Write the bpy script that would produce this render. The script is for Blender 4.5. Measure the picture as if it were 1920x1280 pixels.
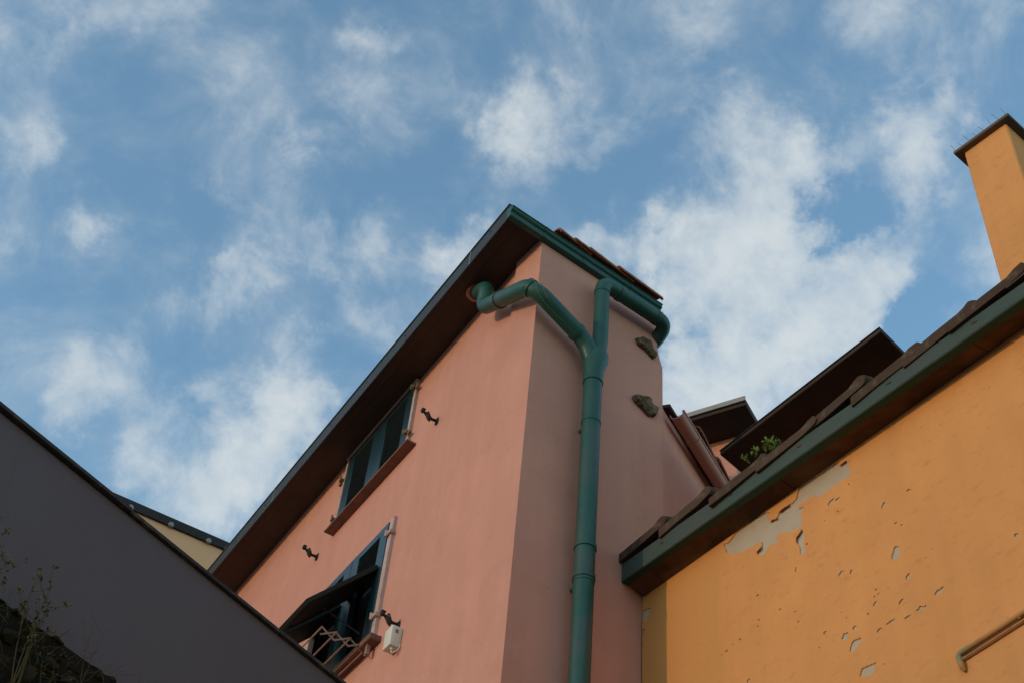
import bpy, bmesh, math, random
import numpy as np
from mathutils import Vector, Matrix, noise
for o in list(bpy.data.objects): bpy.data.objects.remove(o)
SC = bpy.context.scene
COL = SC.collection
R = math.radians
EYE = 1.6                                   # camera height above the street

# ------------------------------------------------------------------ camera
FPX, PIT, ROL, YAW = 2597.4, 0.820264, 0.110275, 1.081605
fw = np.array([math.cos(PIT)*math.cos(YAW), math.cos(PIT)*math.sin(YAW), math.sin(PIT)])
rt0 = np.array([math.sin(YAW), -math.cos(YAW), 0.0]); up0 = np.cross(rt0, fw)
rt = math.cos(ROL)*rt0 + math.sin(ROL)*up0; up = -math.sin(ROL)*rt0 + math.cos(ROL)*up0
cam = bpy.data.cameras.new('camera'); camo = bpy.data.objects.new('camera', cam); COL.objects.link(camo)
cam.sensor_width = 36.0; cam.lens = FPX/1920*36; cam.clip_start = 0.05; cam.clip_end = 3000
camo.matrix_world = Matrix(((rt[0], up[0], -fw[0], 0), (rt[1], up[1], -fw[1], 0), (rt[2], up[2], -fw[2], EYE), (0, 0, 0, 1)))
SC.camera = camo
SC.render.resolution_x, SC.render.resolution_y = 1024, 682

# ------------------------------------------------------------------ exposure, sun
SC.view_settings.view_transform = 'Standard'; SC.view_settings.look = 'None'
SC.view_settings.gamma = 1; SC.view_settings.use_curve_mapping = False
SC.view_settings.exposure = 1.35
SUN_AZ, SUN_EL = 177.5, 7.0
sd = Vector((math.cos(R(SUN_AZ))*math.cos(R(SUN_EL)), math.sin(R(SUN_AZ))*math.cos(R(SUN_EL)), math.sin(R(SUN_EL))))
sl = bpy.data.lights.new('sun', 'SUN'); slo = bpy.data.objects.new('sun', sl); COL.objects.link(slo)
sl.energy = 0.41; sl.angle = R(0.6); sl.color = (1.0, 0.62, 0.35)
slo.rotation_euler = sd.to_track_quat('Z', 'Y').to_euler(); slo.location = (0, 0, 40)

# ------------------------------------------------------------------ helpers: pixels of the photograph to points on planes of the place
def ray(px, py): return ((px-960)/FPX)*rt - ((py-640)/FPX)*up + fw
def onplane(px, py, pt, n):
    d = ray(px, py); p0 = np.array(pt, float)-np.array([0, 0, EYE]); n = np.array(n, float)
    p = d*((p0@n)/(d@n)); return Vector((p[0], p[1], p[2]+EYE))
def onX(px, py, X): return onplane(px, py, (X, 0, 0), (1, 0, 0))
def onY(px, py, Y): return onplane(px, py, (0, Y, 0), (0, 1, 0))
def onZ(px, py, Z): return onplane(px, py, (0, 0, Z), (0, 0, 1))

# ------------------------------------------------------------------ world: Nishita sky with broken fair-weather cloud
W = bpy.data.worlds.new('World'); SC.world = W; W.use_nodes = True
W.cycles.sampling_method = 'MANUAL'; W.cycles.sample_map_resolution = 256
NT = W.node_tree; NT.nodes.clear()
def wn(t, **k):
    n = NT.nodes.new(t)
    for a, b in k.items(): setattr(n, a, b)
    return n
def wl(a, b): NT.links.new(a, b)
def wmath(op, a, b=None, c=None, clamp=False):
    n = wn('ShaderNodeMath', operation=op, use_clamp=clamp)
    for i, v in enumerate((a, b, c)):
        if v is None: continue
        if isinstance(v, (int, float)): n.inputs[i].default_value = v
        else: wl(v, n.inputs[i])
    return n.outputs[0]
def wvec(op, a, b=None, s=None):
    n = wn('ShaderNodeVectorMath', operation=op)
    for i, v in enumerate((a, b)):
        if v is None: continue
        if isinstance(v, tuple): n.inputs[i].default_value = v
        else: wl(v, n.inputs[i])
    if s is not None: n.inputs['Scale'].default_value = s
    return n
SKY_STRENGTH = 0.15
sky = wn('ShaderNodeTexSky', sky_type='NISHITA'); sky.sun_disc = False
sky.sun_elevation = R(SUN_EL); sky.sun_rotation = R(90-SUN_AZ)
sky.air_density = 1.0; sky.dust_density = 0.05; sky.ozone_density = 1.9
tc = wn('ShaderNodeTexCoord'); D = wvec('NORMALIZE', tc.outputs['Generated']).outputs[0]
def wnoise(scale, detail, rough, vec, lac=2.0, dist=0.0):
    n = wn('ShaderNodeTexNoise'); n.inputs['Scale'].default_value = scale; n.inputs['Detail'].default_value = detail
    n.inputs['Roughness'].default_value = rough; n.inputs['Lacunarity'].default_value = lac; n.inputs['Distortion'].default_value = dist
    wl(vec, n.inputs['Vector']); return n
warp = wnoise(20.0, 5, 0.64, D)
wv = wvec('SUBTRACT', warp.outputs['Color'], (0.5, 0.5, 0.5)).outputs[0]
DW = wvec('NORMALIZE', wvec('ADD', D, wvec('SCALE', wv, s=0.085).outputs[0]).outputs[0]).outputs[0]
clouds = [  # centre in the picture, radius in its pixels, weight
 (1165, 610, 62, -.9), (1235, 655, 42, -.6), (1130, 390, 55, -.4), (1210, 340, 50, -.4), (1590, 395, 36, -.7), (1735, 590, 55, -1.1), (1690, 650, 40, -.8), (1560, 415, 42, -.8), (1480, 600, 30, -.5), (1440, 615, 30, -.5), (1060, 70, 60, -.35), (820, 340, 80, -.3), (350, 450, 60, -.25), (250, 500, 60, -.2), (600, 560, 50, -.25),
 (718, 85, 48, 0.68), (960, 222, 62, 1.00), (1010, 190, 70, .30), (1030, 310, 70, 0.42), (1140, 290, 60, 0.34), (690, 215, 70, 0.24),
 (1385, 240, 75, 0.72), (1525, 295, 46, 0.85), (1460, 310, 70, 0.70), (1310, 450, 80, 1.05), (1240, 480, 60, 0.80), (1430, 440, 85, 1.05), (1550, 540, 85, 1.00), (1645, 520, 58, 0.95),
 (1400, 690, 100, 1.15), (1300, 570, 55, 0.55), (1310, 750, 90, 1.00), (1510, 640, 75, 0.85), (1600, 610, 55, 0.75), (1105, 462, 50, 0.75),
 (1745, 190, 66, 0.85), (1700, 300, 60, 0.75), (1670, 410, 45, 0.50), (1625, 25, 70, 0.50), (1850, 10, 60, 0.40), (1290, 70, 60, 0.30), (1860, 490, 50, 0.45),
 (172, 430, 42, 0.58), (700, 435, 50, 0.56), (560, 430, 60, 0.40), (478, 515, 46, 0.48), (640, 490, 55, 0.40), (320, 570, 50, 0.34), (430, 575, 44, 0.44), (40, 270, 50, 0.40), (20, 450, 36, 0.32),
 (150, 40, 60, 0.44), (240, 15, 70, 0.36), (1080, 25, 70, 0.42), (860, 480, 52, 0.75), (900, 425, 46, 0.60), (420, 370, 36, 0.34), (570, 300, 40, 0.32),
 (150, 700, 44, 0.50), (235, 680, 50, 0.34), (140, 775, 36, 0.50), (545, 770, 66, 1.05), (470, 830, 60, 0.75), (400, 950, 66, 1.10), (500, 890, 60, 1.00), (380, 760, 45, 0.62), (285, 870, 55, 0.60), (560, 640, 40, 0.38), (720, 620, 55, 0.40),
]
acc = None
for (px, py, r, a) in clouds:
    c = Vector(ray(px, py)).normalized(); s_ = r/FPX*(c.dot(Vector(fw)))*0.80
    k = 1.0/(s_*s_)
    e = wmath('EXPONENT', wmath('MULTIPLY_ADD', wvec('DOT_PRODUCT', DW, tuple(c)).outputs['Value'], k, -k))
    acc = wmath('MULTIPLY', e, a) if acc is None else wmath('MULTIPLY_ADD', e, a, acc)
acc = wmath('MULTIPLY', wmath('SUBTRACT', 1.0, wmath('EXPONENT', wmath('MULTIPLY', acc, -1.05))), 1.0)
# away from these clouds the same kind of cloud goes on at random
near = wmath('EXPONENT', wmath('MULTIPLY_ADD', wvec('DOT_PRODUCT', D, tuple(Vector(fw))).outputs['Value'], 14.0, -14.0))
near = wmath('MULTIPLY', near, 2.2, clamp=True)
far = wnoise(7.0, 3, 0.5, D)
farv = wmath('MULTIPLY', wmath('SUBTRACT', far.outputs['Fac'], 0.44), 2.6, clamp=True)
mixb = wn('ShaderNodeMix', data_type='FLOAT'); wl(near, mixb.inputs[0]); wl(farv, mixb.inputs[2]); wl(acc, mixb.inputs[3])
f1 = wnoise(13.0, 6, 0.60, D, dist=0.35); f2 = wnoise(38.0, 5, 0.62, D, dist=0.4)
fb = wmath('ADD', wmath('MULTIPLY', wmath('SUBTRACT', f1.outputs['Fac'], 0.5), 1.35), wmath('MULTIPLY', wmath('SUBTRACT', f2.outputs['Fac'], 0.5), 0.75))
dens = wmath('ADD', mixb.outputs[0], fb)
def smooth(v, a, b, lo, hi):
    m = wn('ShaderNodeMapRange', interpolation_type='SMOOTHSTEP'); wl(v, m.inputs[0])
    for i_, q in enumerate((a, b, lo, hi)): m.inputs[i_+1].default_value = q
    return m.outputs[0]
puff = smooth(dens, 0.04, 1.08, 0.0, 0.86)
veil = smooth(wmath('ADD', f1.outputs['Fac'], wmath('MULTIPLY', mixb.outputs[0], 0.30)), 0.36, 0.84, 0.03, 0.36)
cov = wmath('ADD', puff, wmath('MULTIPLY', veil, wmath('SUBTRACT', 1.0, puff)))
skyc = wn('ShaderNodeMix', data_type='RGBA', blend_type='MULTIPLY'); skyc.inputs[0].default_value = 1.0     # white balance of the clear sky
wl(sky.outputs[0], skyc.inputs[6]); skyc.inputs[7].default_value = (0.885, 1.025, 1.0, 1)
mixc = wn('ShaderNodeMix', data_type='RGBA'); wl(cov, mixc.inputs[0]); wl(skyc.outputs[2], mixc.inputs[6])
CL = 0.30/SKY_STRENGTH
mixc.inputs[7].default_value = (0.90*CL, 0.965*CL, 0.985*CL, 1)
bg = wn('ShaderNodeBackground'); bg.inputs[1].default_value = SKY_STRENGTH; wl(mixc.outputs[2], bg.inputs[0])
wo = wn('ShaderNodeOutputWorld'); wl(bg.outputs[0], wo.inputs[0])

# ------------------------------------------------------------------ materials
def mat(name, base, rough=0.8, var=0.10, vscale=3.0, bump=0.15, bscale=40.0, spec=0.3, streak=0.0, rand=0.0, tint=None, tintamt=0.0, tintscale=5.0, tinthr=0.55, metallic=0.0, stretch=None, coat=0.0, bdist=0.004, big=0.0):
    m = bpy.data.materials.new(name); m.use_nodes = True; t = m.node_tree; N = t.nodes; L = t.links
    b = N['Principled BSDF']; b.inputs['Roughness'].default_value = rough; b.inputs['Metallic'].default_value = metallic
    b.inputs['Specular IOR Level'].default_value = spec; b.inputs['Coat Weight'].default_value = coat
    co = N.new('ShaderNodeTexCoord'); vec = co.outputs['Object']
    if stretch:
        mp = N.new('ShaderNodeMapping'); mp.inputs['Scale'].default_value = stretch; L.new(vec, mp.inputs[0]); svec = mp.outputs[0]
    else: svec = vec
    def nz(sc, det=5, ro=0.6, v=vec):
        n = N.new('ShaderNodeTexNoise'); n.inputs['Scale'].default_value = sc; n.inputs['Detail'].default_value = det; n.inputs['Roughness'].default_value = ro
        L.new(v, n.inputs['Vector']); return n.outputs['Fac']
    def mth(op, a, c, d=None):
        n = N.new('ShaderNodeMath'); n.operation = op
        for i, v in enumerate((a, c, d)):
            if v is None: continue
            if isinstance(v, (int, float)): n.inputs[i].default_value = v
            else: L.new(v, n.inputs[i])
        return n.outputs[0]
    val = mth('MULTIPLY_ADD', mth('SUBTRACT', nz(vscale, 6, 0.6, svec), 0.5), var*2.6, 1.0)
    if big: val = mth('MULTIPLY_ADD', mth('SUBTRACT', nz(0.9, 2, 0.5), 0.5), big*3, val)
    if streak:
        mp = N.new('ShaderNodeMapping'); mp.inputs['Scale'].default_value = (7, 7, 0.5); L.new(vec, mp.inputs[0])
        val = mth('MULTIPLY_ADD', mth('SUBTRACT', nz(1.0, 5, 0.6, mp.outputs[0]), 0.5), streak*2.6, val)
    if rand:
        oi = N.new('ShaderNodeObjectInfo'); val = mth('MULTIPLY_ADD', mth('SUBTRACT', oi.outputs['Random'], 0.5), rand*2, val)
    hsv = N.new('ShaderNodeHueSaturation'); hsv.inputs['Color'].default_value = (*base, 1); L.new(val, hsv.inputs['Value'])
    out = hsv.outputs[0]
    if tint:
        mx = N.new('ShaderNodeMix'); mx.data_type = 'RGBA'
        mr_ = N.new('ShaderNodeMapRange'); L.new(nz(tintscale, 6, 0.65, svec), mr_.inputs[0])
        mr_.inputs[1].default_value = tinthr-0.08; mr_.inputs[2].default_value = tinthr+0.10; mr_.inputs[4].default_value = tintamt
        L.new(mr_.outputs[0], mx.inputs[0]); L.new(out, mx.inputs[6]); mx.inputs[7].default_value = (*tint, 1); out = mx.outputs[2]
    L.new(out, b.inputs['Base Color'])
    rr = mth('MULTIPLY_ADD', mth('SUBTRACT', nz(vscale*2.3, 4), 0.5), 0.18, rough); L.new(rr, b.inputs['Roughness'])
    if bump:
        h = mth('ADD', mth('MULTIPLY', nz(bscale, 6, 0.65, svec), 0.5), nz(bscale*0.13, 4, 0.5, svec))
        bp = N.new('ShaderNodeBump'); bp.inputs['Strength'].default_value = bump; bp.inputs['Distance'].default_value = bdist
        L.new(h, bp.inputs['Height']); L.new(bp.outputs[0], b.inputs['Normal'])
    m['colour_node'] = hsv.name
    return m
M = {
 'pink': mat('pink_plaster', (.600, .284, .214), .9, .075, 2.2, .40, 55, .15, streak=.07, big=.06, bdist=.006, tint=(.50, .235, .17), tintamt=.5, tintscale=1.6, tinthr=.60),
 'pink2': mat('pink_plaster_far', (.63, .29, .21), .9, .06, 3, .2, 50, .15, streak=.03),
 'orange': mat('orange_paint', (.69, .300, .103), .88, .10, 2.4, .45, 45, .18, streak=.08, big=.08, bdist=.006, tint=(.62, .265, .080), tintamt=.45, tintscale=2.1, tinthr=.58),
 'render_bare': mat('bare_grey_render', (.47, .37, .285), .95, .10, 7, .5, 80, .1, tint=(.52, .40, .27), tintamt=.5, tintscale=4),
 'grey': mat('dark_grey_render', (.136, .118, .130), .93, .09, 1.4, .45, 70, .12, streak=.03, tint=(.128, .122, .128), tintamt=.6, tintscale=.9, tinthr=.5),
 'coping': mat('dark_coping', (.045, .042, .04), .8, .2, 9, .3, 40, .25, tint=(.2, .19, .17), tintamt=.5, tintscale=14, tinthr=.62),
 'soffit': mat('brown_soffit_paint', (.066, .043, .032), .75, .14, 5, .25, 60, .25, tint=(.045, .026, .017), tintamt=.6, tintscale=3),
 'soffit2': mat('weathered_board', (.13, .065, .030), .85, .2, 7, .4, 50, .2, tint=(.045, .022, .012), tintamt=.8, tintscale=3.0, tinthr=.48),
 'slate': mat('grey_metal_flashing', (.024, .029, .031), .6, .10, 4, .12, 30, .4, streak=.04),
 'green': mat('green_pipe_paint', (.014, .080, .062), .45, .22, 6, .25, 30, .40, streak=.16, tint=(.062, .082, .082), tintamt=.80, tintscale=2.2, tinthr=.52),
 'greentrim': mat('green_gutter_paint', (.012, .078, .062), .45, .2, 9, .15, 40, .45, tint=(.03, .10, .09), tintamt=.7, tintscale=8, tinthr=.6),
 'board': mat('faded_green_board', (.050, .082, .070), .75, .14, 3, .45, 60, .2, stretch=(14, 1.2, 14), tint=(.082, .076, .070), tintamt=.75, tintscale=2.4, tinthr=.50),
 'boardunder': mat('dark_green_board_edge', (.010, .055, .036), .6, .15, 8, .2, 40, .3),
 'shutter': mat('teal_shutter_paint', (.010, .034, .046), .33, .14, 8, .12, 50, .5),
 'slat': mat('shaded_slat_teal', (.008, .026, .032), .45, .14, 8, .12, 50, .4),  # shutter teal darkened: the shade on slat undersides is put into the colour
 'flap': mat('flap_near_black', (.010, .016, .012), .55, .14, 8, .12, 50, .25),  # nearly black, darker than the shutter frames
 'jamb': mat('pale_pink_jamb', (.50, .37, .33), .85, .12, 9, .4, 60, .2, tint=(.40, .25, .20), tintamt=.6, tintscale=14),
 'sill': mat('red_brown_sill', (.24, .105, .075), .8, .2, 12, .4, 60, .2, tint=(.15, .09, .07), tintamt=.8, tintscale=7, tinthr=.48),
 'iron': mat('black_iron', (.018, .014, .012), .55, .2, 20, .3, 60, .35),
 'brass': mat('rusty_hinge', (.26, .17, .10), .7, .25, 20, .3, 60, .3, tint=(.08, .055, .04), tintamt=.8, tintscale=22),
 'collar': mat('pale_red_collar', (.50, .22, .15), .8, .1, 20, .2, 50, .2),
 'box': mat('white_plastic_box', (.66, .63, .54), .55, .05, 10, .05, 40, .35),
 'boxdark': mat('box_print_grey', (.22, .2, .19), .6, .1, 20, 0),
 'rack': mat('painted_rack_metal', (.32, .21, .165), .6, .2, 20, .2, 50, .3, tint=(.22, .11, .08), tintamt=.7, tintscale=18),
 'terra': mat('terracotta_tile', (.30, .092, .042), .9, .15, 14, .5, 60, .15, rand=.22, tint=(.085, .052, .036), tintamt=.8, tintscale=9, tinthr=.52),
 'oldtile': mat('weathered_brown_tile', (.080, .049, .034), .93, .18, 12, .7, 70, .12, rand=.16, tint=(.17, .135, .095), tintamt=.6, tintscale=16, tinthr=.62, bdist=.008),
 'redgutter': mat('red_brown_gutter_paint', (.46, .195, .145), .55, .12, 8, .12, 40, .4, streak=.05),
 'cream': mat('cream_plaster', (.80, .43, .24), .92, .05, 2, .25, 50, .15, streak=.03),
 'darkfascia': mat('charcoal_fascia', (.044, .039, .038), .85, .15, 8, .2, 40, .12),
 'bolt': mat('pale_bolt', (.28, .26, .24), .7, .2, 30, .2),
 'stone': mat('rubble_stone', (.056, .047, .034), .95, .25, 14, .8, 50, .1, rand=.34, tint=(.035, .034, .016), tintamt=.8, tintscale=7, tinthr=.48, bdist=.01),
 'mortar': mat('dark_mortar', (.020, .017, .013), .97, .2, 20, .6, 60, .1),
 'slab': mat('slate_stone', (.20, .145, .098), .92, .22, 25, .8, 60, .15, rand=.2, tint=(.085, .055, .030), tintamt=.85, tintscale=14, tinthr=.5, bdist=.01),
 'copper': mat('orange_painted_pipe', (.46, .21, .06), .45, .15, 12, .15, 50, .4, tint=(.20, .12, .075), tintamt=.7, tintscale=8),
 'verdigris': mat('greenish_pipe_end', (.26, .22, .11), .6, .2, 40, .3, 60, .35),
 'conc': mat('cap_stone', (.14, .105, .078), .9, .16, 14, .4, 60, .15),
 'spike': mat('spike_wire', (.20, .20, .21), .4, .05, 20, 0, metallic=.7),
 'leaf': mat('green_leaf', (.17, .25, .045), .6, .25, 30, 0, rand=.0),
 'stem': mat('dry_stem', (.11, .085, .032), .8, .2, 40, 0),
 'bud': mat('pale_bud', (.20, .14, .055), .85, .25, 60, 0, tint=(.075, .08, .022), tintamt=.9, tintscale=40),
 'weedleaf': mat('weed_leaf', (.055, .062, .018), .75, .25, 40, 0),
 'street': mat('street_paving', (.20, .18, .16), .9, .12, 4, .4, 30, .2),
 'roofdeck': mat('roof_deck', (.06, .045, .035), .9, .15, 6, .2, 40, .1),
 'dark': mat('unlit_room_black', (.008, .008, .008), .95, .1, 5, 0),  # near-black colour stands for the unlit room behind the windows
 'panelbrown': mat('brown_roof_board', (.058, .041, .033), .85, .18, 8, .3, 40, .15, tint=(.045, .03, .024), tintamt=.7, tintscale=5),
 'rope': mat('cream_cable', (.55, .50, .42), .6, .05, 20, 0),
}
M['leaf'].node_tree.nodes['Principled BSDF'].inputs['Subsurface Weight'].default_value = 0.0
def specks(m, amt=.35, sc=9.0, thr=.73):
    t = m.node_tree; N = t.nodes; L = t.links; b = N['Principled BSDF']; src = b.inputs['Base Color'].links[0].from_socket
    co = N.new('ShaderNodeTexCoord'); nz = N.new('ShaderNodeTexNoise'); nz.inputs['Scale'].default_value = sc; nz.inputs['Detail'].default_value = 8; nz.inputs['Roughness'].default_value = .78; L.new(co.outputs['Object'], nz.inputs['Vector'])
    mr_ = N.new('ShaderNodeMapRange'); L.new(nz.outputs['Fac'], mr_.inputs[0]); mr_.inputs[1].default_value = thr; mr_.inputs[2].default_value = thr+.05; mr_.inputs[4].default_value = amt
    # hairline cracks: thin contour of a warped noise
    wz = N.new('ShaderNodeTexNoise'); wz.inputs['Scale'].default_value = .9; wz.inputs['Detail'].default_value = 6; wz.inputs['Roughness'].default_value = .55; L.new(co.outputs['Object'], wz.inputs['Vector'])
    ab = N.new('ShaderNodeMath'); ab.operation = 'SUBTRACT'; L.new(wz.outputs['Fac'], ab.inputs[0]); ab.inputs[1].default_value = .535
    a2 = N.new('ShaderNodeMath'); a2.operation = 'ABSOLUTE'; L.new(ab.outputs[0], a2.inputs[0])
    cr = N.new('ShaderNodeMapRange'); L.new(a2.outputs[0], cr.inputs[0]); cr.inputs[1].default_value = .0; cr.inputs[2].default_value = .0016; cr.inputs[3].default_value = .28; cr.inputs[4].default_value = 0
    mxx = N.new('ShaderNodeMath'); mxx.operation = 'MAXIMUM'; L.new(mr_.outputs[0], mxx.inputs[0]); L.new(cr.outputs[0], mxx.inputs[1])
    mx = N.new('ShaderNodeMix'); mx.data_type = 'RGBA'; mx.blend_type = 'MULTIPLY'; L.new(mxx.outputs[0], mx.inputs[0]); L.new(src, mx.inputs[6]); mx.inputs[7].default_value = (.55, .48, .45, 1)
    L.new(mx.outputs[2], b.inputs['Base Color'])
specks(M['pink']); specks(M['orange'], .5, 14.0, .71); specks(M['grey'], .4, 12.0, .72)
# an older repaint on the orange wall next to the pink house, with a ragged edge
def repaint():
    m = M['orange']; t = m.node_tree; N = t.nodes; L = t.links
    b = N['Principled BSDF']; src = b.inputs['Base Color'].links[0].from_socket
    co = N.new('ShaderNodeTexCoord'); s = N.new('ShaderNodeSeparateXYZ'); L.new(co.outputs['Object'], s.inputs[0])
    nz = N.new('ShaderNodeTexNoise'); nz.inputs['Scale'].default_value = 3.0; nz.inputs['Detail'].default_value = 4; L.new(co.outputs['Object'], nz.inputs['Vector'])
    a = N.new('ShaderNodeMath'); a.operation = 'MULTIPLY_ADD'; L.new(nz.outputs['Fac'], a.inputs[0]); a.inputs[1].default_value = 0.22; L.new(s.outputs[1], a.inputs[2])
    mr_ = N.new('ShaderNodeMapRange'); L.new(a.outputs[0], mr_.inputs[0]); mr_.inputs[1].default_value = 4.80; mr_.inputs[2].default_value = 4.86; mr_.inputs[4].default_value = 0.75
    mp = N.new('ShaderNodeMapping'); mp.inputs['Rotation'].default_value = (R(33), 0, 0); mp.inputs['Scale'].default_value = (1, 9, 26); L.new(co.outputs['Object'], mp.inputs[0])
    fz = N.new('ShaderNodeTexNoise'); fz.inputs['Scale'].default_value = 1.0; fz.inputs['Detail'].default_value = 7; fz.inputs['Roughness'].default_value = .72; L.new(mp.outputs[0], fz.inputs['Vector'])
    fm = N.new('ShaderNodeMapRange'); L.new(fz.outputs['Fac'], fm.inputs[0]); fm.inputs[1].default_value = .555; fm.inputs[2].default_value = .70; fm.inputs[4].default_value = .50
    fx = N.new('ShaderNodeMix'); fx.data_type = 'RGBA'; L.new(fm.outputs[0], fx.inputs[0]); L.new(src, fx.inputs[6]); fx.inputs[7].default_value = (.47, .19, .06, 1); src = fx.outputs[2]
    mx = N.new('ShaderNodeMix'); mx.data_type = 'RGBA'; L.new(mr_.outputs[0], mx.inputs[0]); L.new(src, mx.inputs[6]); mx.inputs[7].default_value = (.60, .270, .082, 1)
    L.new(mx.outputs[2], b.inputs['Base Color'])
repaint()

# ------------------------------------------------------------------ mesh helpers
class MB:
    def __init__(s): s.bm = bmesh.new()
    def quad(s, pts):
        s.bm.faces.new([s.bm.verts.new(Vector(p)) for p in pts]); return s
    def box(s, o, ux, uy, uz, lx, ly, lz, bev=0.0, seg=1):
        """box centred on o with half sizes lx, ly, lz along ux, uy, uz"""
        o, ux, uy, uz = Vector(o), Vector(ux), Vector(uy), Vector(uz)
        b = bmesh.new(); vs = []
        for i in (-1, 1):
            for j in (-1, 1):
                for k in (-1, 1): vs.append(b.verts.new(o+ux*lx*i+uy*ly*j+uz*lz*k))
        for f in ((0, 1, 3, 2), (4, 6, 7, 5), (0, 4, 5, 1), (2, 3, 7, 6), (0, 2, 6, 4), (1, 5, 7, 3)): b.faces.new([vs[i] for i in f])
        bmesh.ops.recalc_face_normals(b, faces=b.faces)
        if bev: bmesh.ops.bevel(b, geom=list(b.edges), offset=bev, segments=seg, affect='EDGES', profile=.5)
        s._merge(b); return s
    def prism(s, pts, vec, bev=0.0):
        b = bmesh.new(); vec = Vector(vec)
        a = [b.verts.new(Vector(p)) for p in pts]; c = [b.verts.new(Vector(p)+vec) for p in pts]; n = len(a)
        b.faces.new(a); b.faces.new(c[::-1])
        for i in range(n): b.faces.new((a[i], c[i], c[(i+1) % n], a[(i+1) % n]))
        bmesh.ops.recalc_face_normals(b, faces=b.faces)
        if bev: bmesh.ops.bevel(b, geom=list(b.edges), offset=bev, segments=1, affect='EDGES')
        s._merge(b); return s
    def tube(s, path, r, n=16, cap=True):
        path = [Vector(p) for p in path]
        rs = r if isinstance(r, (list, tuple)) else [r]*len(path)
        T = []
        for i in range(len(path)):
            a = path[max(i-1, 0)]; c = path[min(i+1, len(path)-1)]; T.append((c-a).normalized())
        u = T[0].orthogonal().normalized(); rings = []
        for i, p in enumerate(path):
            u = (u-T[i]*u.dot(T[i])).normalized(); v = T[i].cross(u)
            rings.append([s.bm.verts.new(p+(u*math.cos(2*math.pi*k/n)+v*math.sin(2*math.pi*k/n))*rs[i]) for k in range(n)])
        for i in range(len(rings)-1):
            for k in range(n): s.bm.faces.new((rings[i][k], rings[i][(k+1) % n], rings[i+1][(k+1) % n], rings[i+1][k]))
        if cap: s.bm.faces.new(rings[0][::-1]); s.bm.faces.new(rings[-1])
        return s
    def ball(s, c, rx, ry=None, rz=None, sub=1):
        b = bmesh.new(); bmesh.ops.create_icosphere(b, subdivisions=sub, radius=1.0)
        for v in b.verts: v.co = Vector((v.co.x*rx, v.co.y*(ry or rx), v.co.z*(rz or rx)))+Vector(c)
        s._merge(b); return s
    def _merge(s, b):
        me = bpy.data.meshes.new('tmp'); b.to_mesh(me); b.free(); s.bm.from_mesh(me); bpy.data.meshes.remove(me)
    def mesh(s, name, m, smooth=False, angle=None):
        me = bpy.data.meshes.new(name); s.bm.normal_update(); s.bm.to_mesh(me); s.bm.free()
        for mm in (m if isinstance(m, (list, tuple)) else [m]): me.materials.append(mm)
        if smooth:
            for p in me.polygons: p.use_smooth = True
            if angle is not None: me.set_sharp_from_angle(angle=R(angle))
        return me
def adopt(o, parent):
    if parent is not None:
        o.parent = parent; o.matrix_parent_inverse = TOP[parent.name].inverted()
TOP = {}
def link(name, me, parent=None, label=None, cat=None, group=None, kind=None, mw=None):
    o = bpy.data.objects.new(name, me); COL.objects.link(o)
    if mw is not None: o.matrix_basis = mw
    TOP[o.name] = (TOP[parent.name] if False else (mw.copy() if mw is not None else Matrix.Identity(4)))
    adopt(o, parent)
    for k, v in (('label', label), ('category', cat), ('group', group), ('kind', kind)):
        if v: o[k] = v
    return o
def part(name, mb, m, parent=None, smooth=False, angle=None, **k): return link(name, mb.mesh(name, m, smooth, angle), parent, **k)
def thing(name, loc, label, cat, group=None):
    o = bpy.data.objects.new(name, None); COL.objects.link(o); o.location = loc; o.empty_display_size = .2
    TOP[o.name] = Matrix.Translation(loc)
    o['label'] = label; o['category'] = cat
    if group: o['group'] = group
    return o
def bend(pts, rad, n=6):
    """round the inner corners of a polyline"""
    pts = [Vector(p) for p in pts]; out = [pts[0]]
    for i in range(1, len(pts)-1):
        a, b, c = pts[i-1], pts[i], pts[i+1]
        r = min(rad, (a-b).length*.49, (c-b).length*.49)
        p = b+(a-b).normalized()*r; q = b+(c-b).normalized()*r
        for k in range(n+1):
            t = k/n; out.append(p*(1-t)**2+b*2*t*(1-t)+q*t*t)
    out.append(pts[-1]); return out
X_, Y_, Z_ = Vector((1, 0, 0)), Vector((0, 1, 0)), Vector((0, 0, 1))
def ring(mb, c, axis, r, h, n=18): mb.tube([Vector(c)-Vector(axis)*h/2, Vector(c)+Vector(axis)*h/2], r, n)

# ================================================================== the setting
g = MB(); g.quad([(-900, -900, 0), (900, -900, 0), (900, 900, 0), (-900, 900, 0)])
part('ground', g, M['street'], kind='structure')

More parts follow.
